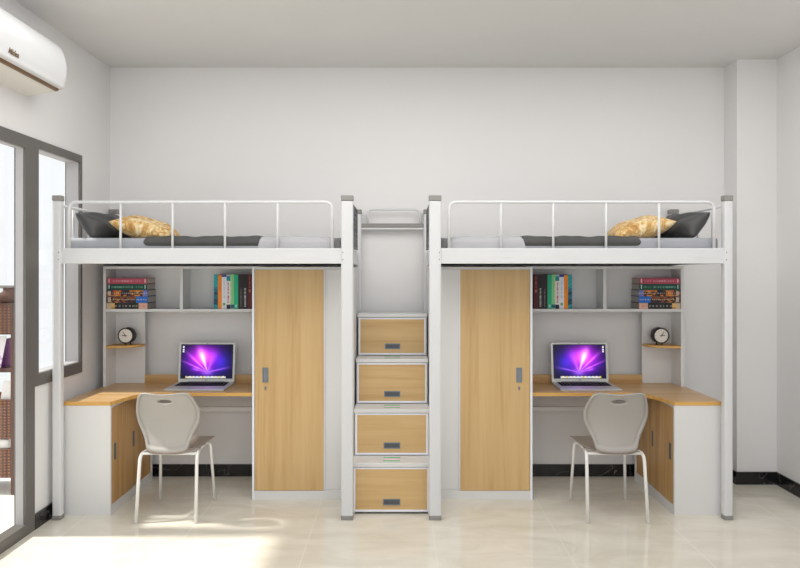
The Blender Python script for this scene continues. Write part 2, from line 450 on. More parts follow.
obj('side_rail', B((xa, xb, S1+0.03, S1+0.065, ZB, ZR), bev=0.005), M['white_metal'], bed)
for x in (XO, XI):
    obj('end_rail', B((x-0.018, x+0.018, S0+0.054, S1+0.002, ZB, ZR), bev=0.005), M['white_metal'], bed)
obj('bed_deck', B((XO+0.02, XI-0.02, S0+0.046, S1+0.03, ZB+0.004, ZB+0.022)), M['shade_board'], bed)
for x in (XO, XI):
    for z in (1.835, 1.785):
        bm = bmesh.new(); disc(bm, (x+(0.016 if x == XO else -0.028), z), 0.0045, S0-0.0015, S0+0.004, 12)
        obj('bolt', bm, M['cap_grey'], bed)
gx = [-2.279, -1.925, -1.567, -1.206, -0.8435, -0.467]; gy = S0+0.03; gz = 2.182
gr = obj('guard_rail', T([(gx[0], gy, ZR-0.01), (gx[0], gy, gz), (gx[-1], gy, gz), (gx[-1], gy, ZR-0.01)], 0.0105, 14, 0.055), M['white_metal'], bed)
for x in gx[1:-1]:
    obj('guard_bar', T([(x, gy, ZR-0.01), (x, gy, gz-0.004)], 0.0085), M['white_metal'], gr)
er = obj('end_guard', T([(XO+0.01, S0+0.07, 2.157), (XO+0.01, S1+0.01, 2.157)], 0.010), M['white_metal'], bed)
for y in (4.82, 5.06, 5.30):
    obj('end_bar', T([(XO+0.01, y, ZR-0.01), (XO+0.01, y, 2.155)], 0.0075), M['white_metal'], er)
# grey slatted guard at the stair end
GX = XI+0.030
pg = obj('stair_end_guard', B((GX, GX+0.012, S0+0.055, 5.10, 2.150, 2.168), (GX, GX+0.012, S0+0.055, 5.10, 1.866, 1.885),
     (GX, GX+0.012, 5.085, 5.10, 1.885, 2.150)), M['handle_dark'], bed)
bm = bmesh.new()
for k in range(7):
    z = 1.892+k*0.037; box(bm, GX+0.002, GX+0.010, S0+0.055, 5.085, z, z+0.030)
obj('guard_slats', bm, M['handle_dark'], pg)

# mattress and bedding
def soft_slab(name, x0, x1, y0, y1, z0, z1, rad, mat, parent=None, bump=0.0, seed=0, nx=60, slant=0.0, roll0=False, roll1=False):
    """padded slab: front and back edges rounded, gentle bumps on top"""
    rnd = random.Random(seed); ph = [rnd.random()*6.28 for _ in range(6)]
    bm = bmesh.new(); rings = []
    prof = []
    n = 5
    for cy, cz, a0 in ((y0+rad, z0+rad, 180), (y0+rad, z1-rad, 90), (y1-rad, z1-rad, 0), (y1-rad, z0+rad, -90)):
        for k in range(n+1):
            a = math.radians(a0+90-90*k/n) if a0 != 180 else math.radians(270-90*k/n)
            prof.append((cy+rad*math.cos(a), cz+rad*math.sin(a)))
    # order: front-bottom up the front, over the top, down the back
    m_ = (z1+z0)/2
    xs_ = [x0+(x1-x0)*i/nx for i in range(nx+1)]
    if roll0: xs_ = [x0+rad*(1-math.cos(math.pi/2*i/10)) for i in range(10)]+[x for x in xs_ if x > x0+rad]
    if roll1: xs_ = [x for x in xs_ if x < x1-rad]+[x1-rad*(1-math.cos(math.pi/2*i/10)) for i in range(9, -1, -1)]
    for x in xs_:
        t = (x-x0)/(x1-x0)
        sc = 1.0
        e0 = (x-x0)/rad; e1 = (x1-x)/rad
        if roll0 and e0 < 1: sc = min(sc, max(0.05, 1-(1-e0)**3)**0.36)
        if roll1 and e1 < 1: sc = min(sc, math.sqrt(max(0.02, 1-(1-e1)**2)))
        row = []
        for (y, z) in prof:
            zz = m_+(z-m_)*sc
            if z > m_:
                zz += bump*(z-m_)/(z1-m_)*(math.sin(x*23+ph[0]+y*5)+0.6*math.sin(x*51+ph[1]-y*9))*0.5
            xx = x+slant*(z-z0)/(z1-z0)*(1 if True else 0)*(1-t if slant else 0)
            row.append(bm.verts.new((xx, y, zz)))
        rings.append(row)
    for a, b in zip(rings, rings[1:]):
        for k in range(len(a)):
            f = bm.faces.new((a[k], a[(k+1)%len(a)], b[(k+1)%len(a)], b[k])); f.smooth = True
    bm.faces.new(rings[0][::-1]); bm.faces.new(rings[-1])
    return obj(name, bm, mat, parent, None if parent else ((x0+x1)/2, (y0+y1)/2, z0))
def mbase(): return None
mat_o = soft_slab('mattress', XO+0.045, XI-0.048, 4.665, 5.50, ZB+0.022, 1.938, 0.03, M['mattress'], seed=2)
tag(mat_o, 'pale grey mattress lying on the left loft bed', 'mattress', 'mattresses')
blanket = soft_slab('blanket', -1.778, -0.965, 4.655, 5.49, 1.866, 1.951, 0.042, M['dark_cloth'], bump=0.006, seed=4, roll0=True)
tag(blanket, 'dark charcoal blanket spread across the middle of the left loft bed', 'blanket', 'dark blankets')
quilt = soft_slab('quilt', -1.005, -0.455, 4.650, 5.47, 1.80, 1.948, 0.045, M['quilt'], bump=0.004, seed=6, slant=0.04, roll1=True)
tag(quilt, 'light grey quilt at the foot of the left loft bed', 'quilt', 'light quilts')
foot = soft_slab('mattress_end', -0.452, -0.408, 4.652, 5.3, 1.80, 1.932, 0.02, M['grey_end'], seed=8, roll1=True, nx=12)  # added slab standing in for the dark end side of the mattress
tag(foot, 'dark grey added mattress end at the very foot of the left loft bed', 'cloth', 'mattress ends')

def pillow(name, c00, c10, c11, c01, thick, pinch, mat, base, n=30, seed=1, ex=0.42, wr_=0.06, zmin=None):
    """cushion between four corners; c00->c10 is u, c00->c01 is v"""
    c00, c10, c11, c01 = map(Vector, (c00, c10, c11, c01))
    nrm = (c10-c00).cross(c01-c00).normalized(); rnd = random.Random(seed); ph = [rnd.random()*6 for _ in range(4)]
    bm = bmesh.new(); top = []; bot = []
    for j in range(n+1):
        rt = []; rb = []
        for i in range(n+1):
            u = i/n; v = j/n
            # concave sides
            uu = u+pinch*4*v*(1-v)*(0.5-u)*2*0.5*(abs(2*u-1)); vv = v+pinch*4*u*(1-u)*(0.5-v)*2*0.5*(abs(2*v-1))
            p = c00*(1-uu)*(1-vv)+c10*uu*(1-vv)+c11*uu*vv+c01*(1-uu)*vv
            h = thick/2*(max(0, 16*u*(1-u)*v*(1-v)))**ex
            w = wr_*h*(math.sin(9*u+5*v+ph[0])+math.sin(13*v-7*u+ph[1]))
            edge = i in (0, n) or j in (0, n)
            a = bm.verts.new(p+nrm*(h+w)); rt.append(a)
            rb.append(a if edge else bm.verts.new(p-nrm*(h-w*0.5)))
        top.append(rt); bot.append(rb)
    for g, flip in ((top, False), (bot, True)):
        for j in range(n):
            for i in range(n):
                q = [g[j][i], g[j][i+1], g[j+1][i+1], g[j+1][i]]
                if flip: q.reverse()
                try: f = bm.faces.new(q); f.smooth = True
                except ValueError: pass
    if zmin:
        for v in bm.verts:
            if v.co.z < zmin: v.co.z = zmin-(zmin-v.co.z)*0.05
    return obj(name, bm, mat, None, base)
dp = pillow('pillow', (-2.305, 4.76, 2.122), (-2.185, 4.76, 1.950), (-2.06, 5.22, 1.945), (-2.215, 5.22, 2.14), 0.15, 0.05, M['dark_satin'], (-2.2, 5.0, 1.94), seed=3, wr_=0.12, zmin=1.940)
tag(dp, 'charcoal pillow leaning at the head of the left loft bed', 'pillow', 'charcoal pillows')
gp = pillow('pillow', (-2.078, 4.78, 2.060), (-1.650, 4.78, 1.950), (-1.67, 5.22, 1.950), (-2.07, 5.22, 2.065), 0.185, 0.02, M['gold_cloth'], (-1.85, 5.0, 1.94), seed=5, ex=0.5, zmin=1.944)
tag(gp, 'gold streaked pillow slumped against the charcoal pillow on the left loft bed', 'pillow', 'gold pillows')

# ------------------------------------------------------------------ wardrobe
WX0, WX1, WYF, WYB = -1.104, -0.420, 5.02, 5.49
WX1 = -0.345
wr = thing('wardrobe', 'left wardrobe with one light oak sliding door and one white door', 'wardrobe', ((WX0+WX1)/2, 5.25, 0), 'wardrobes')
obj('carcass', B((WX0, WX0+0.016, WYF, WYB, 0, 1.738), (WX1-0.016, WX1, WYF, WYB, 0, 1.738), (WX0+0.016, WX1-0.016, WYF, WYB, 1.718, 1.738),
    (WX0+0.016, WX1-0.016, WYF+0.03, WYB-0.01, 0.05, 0.066), (WX0+0.016, WX1-0.016, WYB-0.01, WYB, 0, 1.718)), M['white_panel'], wr)
obj('plinth', B((WX0+0.016, WX1-0.016, WYF+0.002, WYF+0.03, 0, 0.064)), M['white_panel'], wr)
dr = obj('sliding_door', B((-1.086, -0.571, WYF+0.004, WYF+0.022, 0.066, 1.717), bev=0.0015), M['wood_v'], wr)
dr['label'] = 'light oak sliding door'
hz0, hz1 = 0.875, 0.985
hx0, hx1 = -1.027, -0.985
hd = obj('handle', B((hx0, hx0+0.007, WYF-0.002, WYF+0.006, hz0, hz1), (hx1-0.007, hx1, WYF-0.002, WYF+0.006, hz0, hz1),
    (hx0+0.007, hx1-0.007, WYF-0.002, WYF+0.006, hz0, hz0+0.008), (hx0+0.007, hx1-0.007, WYF-0.002, WYF+0.006, hz1-0.008, hz1),
    (hx0+0.007, hx1-0.007, WYF+0.002, WYF+0.006, hz0+0.008, hz1-0.008)), M['handle_grey'], dr)
bm = bmesh.new(); disc(bm, (-1.006, 0.836), 0.008, WYF-0.001, WYF+0.006, 20); box(bm, -1.012, -1.000, WYF-0.003, WYF+0.004, 0.818, 0.838)
obj('lock', bm, M['handle_grey'], dr)
wd_ = obj('white_door', B((-0.575, -0.362, WYF+0.026, WYF+0.044, 0.066, 1.717), bev=0.0015), M['white_panel'], wr)
obj('door_edge', B((-0.571, -0.565, WYF+0.010, WYF+0.026, 0.066, 1.717)), M['white_trim'], wr)
obj('front_edge', B((WX0, WX0+0.016, WYF-0.002, WYF, 0, 1.738)), M['white_trim'], wr)

# ------------------------------------------------------------------ side cabinet under the desk end
SCX0, SCX1, SCY0, SCY1 = -2.350, -2.022, 4.692, 5.49
DZ = 0.794
sc = thing('side_cabinet', 'white side cabinet with two oak doors under the left desk end', 'cabinet', (-2.18, 5.1, 0), 'side cabinets')
obj('carcass', B((SCX0, SCX1, SCY0, SCY0+0.018, 0, DZ-0.026), (SCX0, SCX0+0.016, SCY0+0.018, SCY1, 0, DZ-0.026),
    (SCX0+0.016, SCX1, SCY1-0.016, SCY1, 0, DZ-0.026), (SCX0+0.016, SCX1-0.03, SCY0+0.018, SCY1-0.016, 0.05, 0.066),
    (SCX0+0.016, SCX1, SCY0+0.018, SCY1-0.016, DZ-0.046, DZ-0.026)), M['white_panel'], sc)
obj('plinth', B((SCX1-0.016, SCX1, SCY0+0.018, SCY1-0.016, 0, 0.068)), M['white_panel'], sc)
for k, (a, b, off) in enumerate(((SCY0+0.020, 5.085, 0.0), (5.085, SCY1-0.018, 0.010))):
    dd = obj('door', B((SCX1-0.016-off, SCX1-off, a, b, 0.070, DZ-0.048), bev=0.001), M['wood_side'], sc)
    hy = 4.752 if k == 0 else 5.108
    obj('handle', B((SCX1-off-0.001, SCX1-off+0.003, hy, hy+0.030, 0.372, 0.488), bev=0.001), M['side_handle'], dd)

# ------------------------------------------------------------------ desk worktop
XE0, XE1 = -2.352, WX0-0.002
dk = thing('desk_worktop', 'left L-shaped oak worktop running from the side cabinet to the wardrobe', 'desk', (-1.7, 5.3, DZ-0.026), 'desks')
curve = [(-2.022,4.690),(-2.016,4.705),(-1.997,4.80),(-1.972,4.90),(-1.940,4.975),(-1.895,5.02),(-1.83,5.040),(-1.74,5.045)]
cs = [tuple(v) for v in smooth_prof(curve, 5)]
poly = [(XE0, 4.69)] + cs + [(XE1, 5.045), (XE1, 5.50), (XE0, 5.50)]
bm = bmesh.new(); prism(bm, poly, DZ-0.026, DZ)
top = obj('worktop', bm, M['wood_desk'], dk)
bm = bmesh.new()
edge = [(XE0, 4.69)] + cs + [(XE1, 5.045)]
for (a, b) in zip(edge, edge[1:]):
    dx, dy = b[0]-a[0], b[1]-a[1]; l = math.hypot(dx, dy); nx_, ny_ = dy/l*0.0015, -dx/l*0.0015
    vs = [bm.verts.new(p) for p in ((a[0]+nx_, a[1]+ny_, DZ-0.026), (b[0]+nx_, b[1]+ny_, DZ-0.026), (b[0]+nx_, b[1]+ny_, DZ), (a[0]+nx_, a[1]+ny_, DZ),
        (a[0], a[1], DZ-0.026), (b[0], b[1], DZ-0.026), (b[0], b[1], DZ), (a[0], a[1], DZ))]
    for q in ((0,1,2,3), (3,2,6,7), (0,4,5,1)): bm.faces.new([vs[i] for i in q])
obj('edge_band', bm, M['wood_edge'], top, fix=False)
obj('backsplash', B((-2.083, XE1, 5.484, 5.50, DZ, 0.862)), M['wood_desk'], dk)
obj('stretcher', B((SCX1, XE1, 5.45, 5.475, 0.570, 0.606), bev=0.003), M['white_panel'], dk)

# ------------------------------------------------------------------ hutch above the desk
HX0, HX1, HY0, HY1 = -2.342, WX0-0.002, 5.30, 5.50
SH = 1.408
hu = thing('hutch_shelf', 'left white two-bay hutch shelf with a narrow corner tower', 'shelf', (-1.72, 5.4, DZ), 'hutch shelves')
obj('side_panel', B((HX0, HX0+0.022, HY0, HY1, DZ, 1.745)), M['white_panel'], hu)
obj('top_panel', B((HX0+0.022, HX1, HY0, HY1, 1.724, 1.745)), M['white_panel'], hu)
obj('shelf_board', B((HX0+0.022, HX1, HY0, HY1-0.006, SH-0.021, SH)), M['white_panel'], hu)
obj('divider', B((-1.737, -1.713, HY0, HY1-0.006, SH, 1.724)), M['white_panel'], hu)
obj('end_panel', B((HX1-0.012, HX1, HY0, HY1-0.006, SH, 1.724)), M['white_panel'], hu)
obj('back_panel', B((HX0+0.022, HX1, HY1-0.006, HY1, SH-0.021, 1.724)), M['white_panel'], hu)
obj('tower_panel', B((HX0+0.022, -2.083, HY1-0.008, HY1, DZ, SH-0.021)), M['white_panel'], hu)
ex0, ex1 = HX0+0.022, -2.083
qp = [(ex0, HY1-0.008)] + [(ex0+(ex1-ex0)*math.sin(math.radians(a)), (HY1-0.012)-0.188*math.cos(math.radians(a))**0.75) for a in range(0, 91, 6)] + [(ex1, HY1-0.008)]
bm = bmesh.new(); prism(bm, qp, 1.098, 1.115)
cshelf = obj('corner_shelf', bm, M['wood_edge'], hu); cshelf['label'] = 'rounded oak corner shelf'

# ------------------------------------------------------------------ alarm clock
cc = (-2.188, 1.192); cy0 = 5.355
ck = thing('alarm_clock', 'round black alarm clock with ivory dial on the left corner shelf', 'clock', (cc[0], 5.385, 1.115), 'alarm clocks')
bm = bmesh.new(); R_ = 0.064; prf = [(0.058, cy0), (0.064, cy0+0.004), (0.064, cy0+0.064), (0.058, cy0+0.072)]
n = 48; rg = [[bm.verts.new((cc[0]+r*math.cos(2*math.pi*k/n), y, cc[1]+r*math.sin(2*math.pi*k/n))) for k in range(n)] for r, y in [(0.0535, cy0+0.008), (0.0535, cy0)]+prf]
for a, b in zip(rg, rg[1:]):
    for k in range(n):
        f = bm.faces.new((a[k], a[(k+1)%n], b[(k+1)%n], b[k])); f.smooth = True
bm.faces.new(rg[0]); bm.faces.new(rg[-1])
obj('case', bm, M['black'], ck)
bm = bmesh.new(); disc(bm, cc, 0.0535, cy0+0.003, cy0+0.007)
dial = obj('dial', bm, M['clock_face'], ck)
bm = bmesh.new()
for k in range(12):
    a = math.pi*k/6; r0 = 0.043; p = (cc[0]+r0*math.sin(a), cc[1]+r0*math.cos(a)); w_ = 0.0011 if k % 3 else 0.0018
    box(bm, p[0]-w_, p[0]+w_, cy0+0.0015, cy0+0.0032, p[1]-w_, p[1]+w_)
obj('hour_marks', bm, M['black'], dial)
def hand(name, ang, ln, wd, yy):
    a = math.radians(ang); d = Vector((math.sin(a), 0, math.cos(a))); s = Vector((math.cos(a), 0, -math.sin(a)))
    c = Vector((cc[0], yy, cc[1])); bm = bmesh.new()
    for y in (0,):
        q = [c-d*0.008-s*wd, c-d*0.008+s*wd, c+d*ln+s*wd*0.5, c+d*ln-s*wd*0.5]
        fa = [bm.verts.new(p) for p in q]; fb = [bm.verts.new(p+Vector((0, 0.0012, 0))) for p in q]
        bm.faces.new(fa); bm.faces.new(fb[::-1])
        for k in range(4): bm.faces.new((fa[k], fb[k], fb[(k+1)%4], fa[(k+1)%4]))
    obj(name, bm, M['black'], dial)
hand('hour_hand', 272, 0.030, 0.0036, cy0+0.0005); hand('minute_hand', 325, 0.038, 0.0026, cy0-0.0010)
for sgn in (-1, 1):
    obj('foot', T([(cc[0]+sgn*0.022, cy0+0.050, 1.115), (cc[0]+sgn*0.018, cy0+0.050, 1.140)], 0.005, 10), M['black'], ck)

# ------------------------------------------------------------------ books
def clampc(c): return tuple(max(0, min(255, v)) for v in c)
def dash(u, v, seed, n=26, lo=0.35, hi=0.65):
    """rows of tiny unreadable strokes"""
    if not (lo < v < hi): return False
    return (math.sin(u*n*6.28+seed)+0.6*math.sin(u*n*2.7*6.28+seed*3)) > 0.1
def sp_pink(u, v):
    if 0.03 < u < 0.06 and 0.2 < v < 0.85 or 0.94 < u < 0.97 and 0.2 < v < 0.85: return (236,214,214)
    if 0.14 < u < 0.66 and dash(u, v, 1): return (222,160,168)
    if 0.70 < u < 0.86 and dash(u, v, 2): return (206,128,142)
    return (180,74,96)
def sp_green(u, v):
    if 0.03 < u < 0.06 and 0.2 < v < 0.85 or 0.94 < u < 0.97 and 0.2 < v < 0.85: return (190,214,206)
    if 0.10 < u < 0.66 and dash(u, v, 4): return (120,168,152)
    if 0.68 < u < 0.90 and dash(u, v, 6): return (84,138,122)
    return (14,74,62)
def blotch(seed, pal, right, rc, left=(212,200,184)):
    rnd = random.Random(seed); cells = [[pal[rnd.randrange(len(pal))] for _ in range(15)] for _ in range(4)]
    def fn(u, v):
        if 0.03 < u < 0.11 and 0.15 < v < 0.85: return left if (int(u*100)+int(v*8)) % 3 else (120,110,104)
        if u > right:
            return rc if not dash(u, v, seed, 16, 0.4, 0.6) else (236,210,190)
        if dash(u, v, seed, 20, 0.42, 0.6) and u > 0.13: return (206,196,184)
        c = cells[min(3, int((v+0.05*math.sin(u*40+seed))*4) % 4)][int(u*15+0.4*math.sin(v*9+seed)) % 15]
        return c
    return fn
pal1 = [(52,34,30),(196,120,44),(212,104,30),(90,50,38),(30,30,48),(168,132,96),(58,40,44),(224,140,50)]
pal2 = [(54,34,28),(120,84,48),(176,122,54),(36,30,34),(78,48,34),(40,42,66),(140,70,38)]
pal3 = [(24,22,24),(30,40,40),(44,30,30),(20,26,30)]
sp3 = blotch(3, pal1, 0.89, (108,124,200))
sp4 = blotch(5, pal2, 0.72, (34,112,206))
def sp5(u, v):
    if u < 0.12: return (206,182,152)
    if u < 0.20: return (226,180,110) if v > 0.3 else (190,140,60)
    if u > 0.78: return (222,172,152) if not dash(u, v, 7, 10) else (190,150,140)
    if dash(u, v, 9, 12): return (130,128,122)
    return pal3[int(u*13) % 4]
stack_info = [   # bottom first: spine painter, cover colour, x0, x1, height, label words
 (sp5, (40,34,34), -2.318, -1.992, 0.049, 'lowest book, black with peach end,'),
 (sp4, (30,48,96), -2.318, -1.992, 0.052, 'brown book with bright blue end, second lowest'),
 (sp3, (44,48,92), -2.318, -1.992, 0.049, 'middle book, orange and brown with lilac end,'),
 (sp_green, (12,60,52), -2.314, -1.998, 0.048, 'dark green book, second from top'),
 (sp_pink, (160,62,84), -2.314, -1.998, 0.046, 'dusty pink book on top'),
]
things = []
zz = SH
for i, (fn, cv, x0, x1, h, words) in enumerate(stack_info):
    yf, yb = 5.305+(0.004 if i > 2 else 0), 5.488
    b_ = thing('book', words+' of the stack on the left hutch', 'book', ((x0+x1)/2, 5.4, zz), 'stacked books')
    cm = flat('cover_%d' % i, rgb(*cv), 0.5, var=0.05)
    obj('cover', B((x0, x1, yf, yb, zz, zz+0.003), (x0, x1, yf, yb, zz+h-0.0045, zz+h-0.0015), (x0, x1, yf, yf+0.003, zz+0.003, zz+h-0.0045)), cm, b_)
    obj('pages', B((x0+0.003, x1-0.003, yf+0.003, yb-0.003, zz+0.003, zz+h-0.0045)), M['pages'], b_)
    obj('spine_print', painted((x0+0.001, yf-0.0006, zz+0.0005), (x1-x0-0.002, 0, 0), (0, 0, h-0.003), 120, 9, fn), M['print'], b_, fix=False)
    things.append((b_, words+' of the stack on the right hutch'))
    zz += h
# upright row
def up_plain(c, marks=None):
    def fn(u, v):
        if marks:
            for (v0, v1, u0, u1, col, txt) in marks:
                if v0 < v < v1 and u0 < u < u1 and (not txt or math.sin(v*300)+math.sin(v*173+1) > -0.2): return col
        return c
    return fn
def teal(u, v): 
    base = (24,166,178) if v > 0.62 else (20,120,146) if (v > 0.5 or 0.3 < v < 0.4) else (14,72,104) if v > 0.12 else (24,150,160)
    return clampc(tuple(c+int(18*math.sin(v*60+u*5)) for c in base))
ups = [  # x0 px, x1 px at the book front, painter, cover, height, words
 (213.9, 217.9, teal, (18,120,140), 0.272, 'teal blue book'),
 (217.9, 221.8, up_plain((246,146,20), [(0.5,0.9,0.4,0.6,(222,124,16),True),(0.6,0.66,0.35,0.65,(196,70,20),False)]), (236,132,20), 0.268, 'orange book'),
 (221.8, 226.6, up_plain((232,234,244), [(0.94,1,0,1,(30,40,150),False),(0.10,0.17,0.2,0.7,(96,160,50),False),(0.3,0.85,0.4,0.6,(190,196,210),True)]), (226,228,238), 0.270, 'white book with a navy top'),
 (226.6, 230.5, up_plain((228,232,232), [(0.82,0.97,0.05,0.95,(20,144,152),False),(0.0,0.13,0,1,(26,30,34),False),(0.18,0.78,0.3,0.65,(206,50,44),True)]), (222,226,226), 0.268, 'white book with red spine lettering'),
 (230.5, 234.2, up_plain((140,208,140), [(0.02,0.13,0,1,(44,96,130),False),(0.2,0.95,0.0,0.3,(196,226,196),True)]), (124,196,130), 0.274, 'light green book'),
 (234.2, 238.2, up_plain((24,182,136), [(0.04,0.12,0.3,0.7,(150,224,200),False)]), (20,168,126), 0.270, 'emerald green book'),
 (238.2, 243.2, up_plain((44,34,38), [(0.06,0.58,0.45,0.65,(150,144,146),True)]), (36,28,32), 0.274, 'black book with thin grey lettering'),
 (243.2, 247.8, up_plain((34,32,36), [(0.06,0.60,0.3,0.65,(190,188,190),True)]), (30,28,32), 0.272, 'black book with bold grey lettering'),
 (247.8, 251.6, up_plain((96,22,32), [(0.48,0.56,0.2,0.8,(190,110,90),False),(0.6,0.95,0.4,0.6,(176,110,116),True)]), (84,20,28), 0.274, 'maroon book'),
]
sF = F/5.32
for i, (p0, p1, fn, cv, h, words) in enumerate(ups):
    x0, x1 = (p0-400)/sF, (p1-400)/sF-0.0006
    if i == len(ups)-1: x1 = min(x1, HX1-0.0125)
    yf, yb = 5.32, 5.485
    b_ = thing('book', words+' standing in the left hutch shelf', 'book', ((x0+x1)/2, 5.4, SH), 'upright books')
    cm = flat('upright_cover_%d' % i, rgb(*cv), 0.5, var=0.04)
    obj('cover', B((x0, x0+0.0025, yf, yb, SH, SH+h), (x1-0.0025, x1, yf, yb, SH, SH+h), (x0+0.0025, x1-0.0025, yf, yf+0.0025, SH, SH+h)), cm, b_)
    obj('pages', B((x0+0.0025, x1-0.0025, yf+0.0025, yb-0.003, SH+0.003, SH+h-0.003)), M['pages'], b_)
    obj('spine_print', painted((x0+0.0003, yf-0.0006, SH+0.0005), (x1-x0-0.0006, 0, 0), (0, 0, h-0.001), 8, 80, fn), M['print'], b_, fix=False)
    things.append((b_, words+' standing in the right hutch shelf'))

# ------------------------------------------------------------------ laptop
LX0, LX1, LY0, LY1 = -1.800, -1.338, 5.115, 5.445
lp = thing('laptop', 'open silver laptop with purple screen on the left desk', 'laptop', ((LX0+LX1)/2, 5.28, DZ), 'laptops')
bm = bmesh.new()
box(bm, LX0, LX1, LY0, LY1, DZ+0.0005, DZ+0.018, bev=0.004)
for v in bm.verts:                   # wedge, thinner towards the front
    if v.co.z > DZ+0.01: v.co.z -= 0.006*(LY1-v.co.y)/(LY1-LY0)
base_o = obj('base', bm, M['alu'], lp)
def bz(y): return DZ+0.018-0.006*(LY1-y)/(LY1-LY0)
bm = bmesh.new(); nr, nc = 6, 14
kx0, kx1, ky0, ky1 = LX0+0.035, LX1-0.035, 5.255, 5.420
for r in range(nr):
    for c in range(nc):
        ax = kx0+(kx1-kx0)*c/nc; bx_ = kx0+(kx1-kx0)*(c+0.84)/nc
        ay = ky0+(ky1-ky0)*r/nr; by = ky0+(ky1-ky0)*(r+0.82)/nr
        if r == 0 and 4 <= c <= 8:
            if c > 4: continue
            bx_ = kx0+(kx1-kx0)*(8.84)/nc
        z = bz(ay)
        box(bm, ax, bx_, ay, by, z-0.001, z+0.0022)
obj('keyboard', bm, M['key'], base_o)
bm = bmesh.new(); zt = bz(5.18)
q = [bm.verts.new(p) for p in ((-1.635, 5.13, bz(5.13)+0.0006), (-1.503, 5.13, bz(5.13)+0.0006), (-1.503, 5.235, bz(5.235)+0.0006), (-1.635, 5.235, bz(5.235)+0.0006))]
bm.faces.new(q); obj('trackpad', bm, M['pad'], base_o, fix=False)
# lid, leaning slightly back
hz, hy_ = DZ+0.017, 5.438; ly, lz = 5.477, 1.124
dvec = Vector((0, ly-hy_, lz-hz)); nv = Vector((0, -dvec.z, dvec.y)).normalized()   # towards the camera
def lidp(u, v, o=0.0):
    return Vector((LX0+0.003+(LX1-LX0-0.006)*u, hy_, hz))+dvec*v+nv*o
bm = bmesh.new()
vs = []
nlid = 8
def rounded(u0, u1, v0, v1, ru, rv, k=5):
    out = []
    for (cu_, cv_, a0) in ((u1-ru, v1-rv, 0), (u0+ru, v1-rv, 90), (u0+ru, v0+rv, 180), (u1-ru, v0+rv, 270)):
        for i in range(k+1):
            a = math.radians(a0+90*i/k); out.append((cu_+ru*math.cos(a), cv_+rv*math.sin(a)))
    return out
rr_ = rounded(0, 1, 0, 1, 0.03, 0.045)
fa = [bm.verts.new(lidp(u, v, 0.0)) for u, v in rr_]; fb = [bm.verts.new(lidp(u, v, -0.007)) for u, v in rr_]
bm.faces.new(fa); bm.faces.new(fb[::-1])
for k in range(len(fa)): bm.faces.new((fa[k], fb[k], fb[(k+1)%len(fa)], fa[(k+1)%len(fa)]))
lid = obj('lid', bm, M['alu'], lp)
def aurora(u, v):
    # v up; light burst rising from below the middle
    if u < 0.055 and (0.90 < v < 0.96 or 0.83 < v < 0.88 or 0.77 < v < 0.82) and u > 0.02: return (236,236,240)
    if v < 0.055 and 0.09 < u < 0.88:
        k = int((u-0.09)/0.79*22)
        if v > 0.042 and k % 2: pass
        else:
            return [(232,232,240),(214,222,238),(240,236,210),(226,232,226),(236,220,220),(210,226,240)][k % 6] if (k*7) % 9 else (232,206,90)
    cx_, cy_ = 0.52, 0.18
    dx, dy = u-cx_, v-cy_
    ang = math.atan2(dy, dx); r = math.hypot(dx*1.1, dy)
    glow = math.exp(-((u-0.40)**2/0.10+(v-0.66)**2/0.20))
    core = 0.8*math.exp(-(r/0.13)**2)+0.75*math.exp(-((u-0.43)**2/0.012+(v-0.62)**2/0.05))
    rays = 0.0
    for a0, wd, st, ln in ((1.80, 0.10, 1.1, 0.75), (2.18, 0.06, 0.55, 0.8), (2.55, 0.05, 0.6, 0.75), (0.32, 0.10, 0.6, 0.5), (1.35, 0.16, 0.35, 0.7), (2.85, 0.10, 0.45, 0.28)):
        dd_ = (ang-a0+math.pi) % (2*math.pi)-math.pi
        rays += st*math.exp(-(dd_/wd)**2)*math.exp(-(r/ln)**4)*min(1, r/0.12)
    lft = math.exp(-((u-0.30)**2/0.006+(v-0.28)**2/0.004))*0.6
    br = 90*math.exp(-((u-0.80)**2/0.03+(v-0.45)**2/0.08))
    R = 22+190*glow+110*core+170*rays+110*lft+10*br/90
    G = 6+40*glow**2+100*core+150*rays*(0.65+0.35*glow)+90*lft+26*br/90
    Bc = 70+170*glow**0.6+120*core+150*rays+150*lft+70*br/90
    vig = 1-1.0*max(0, (math.hypot((u-0.5)*1.5, (v-0.45)*1.5)-0.45))
    vig = max(0.12, vig)
    return clampc((R*vig*1.1, G*vig*1.1, Bc*vig*1.1))
s0 = lidp(0.045, 0.095, 0.0012); s1 = lidp(0.955, 0.095, 0.0012); s2 = lidp(0.045, 0.945, 0.0012)
obj('screen', painted(s0, s1-s0, s2-s0, 130, 84, aurora), M['screen'], lid, fix=False)
b0 = [lidp(u, v, 0.0006) for u, v in ((0.035,0.080),(0.965,0.080),(0.965,0.960),(0.035,0.960))]
bm = bmesh.new(); bm.faces.new([bm.verts.new(p) for p in b0]); obj('screen_bezel', bm, M['black'], lid, fix=False)
bm = bmesh.new(); c0 = lidp(0.5, 0.978, 0.001); box(bm, c0.x-0.004, c0.x+0.004, c0.y-0.001, c0.y+0.001, c0.z-0.003, c0.z+0.003); c1 = lidp(0.5, 0.045, 0.001)
obj('webcam', bm, M['black'], lid)
bm = bmesh.new(); box(bm, c1.x-0.008, c1.x+0.008, c1.y-0.001, c1.y+0.001, c1.z-0.0025, c1.z+0.0025); obj('maker_mark', bm, M['handle_dark'], lid)
obj('hinge', T([(LX0+0.08, 5.442, DZ+0.016), (LX1-0.08, 5.442, DZ+0.016)], 0.006), M['handle_dark'], lp)

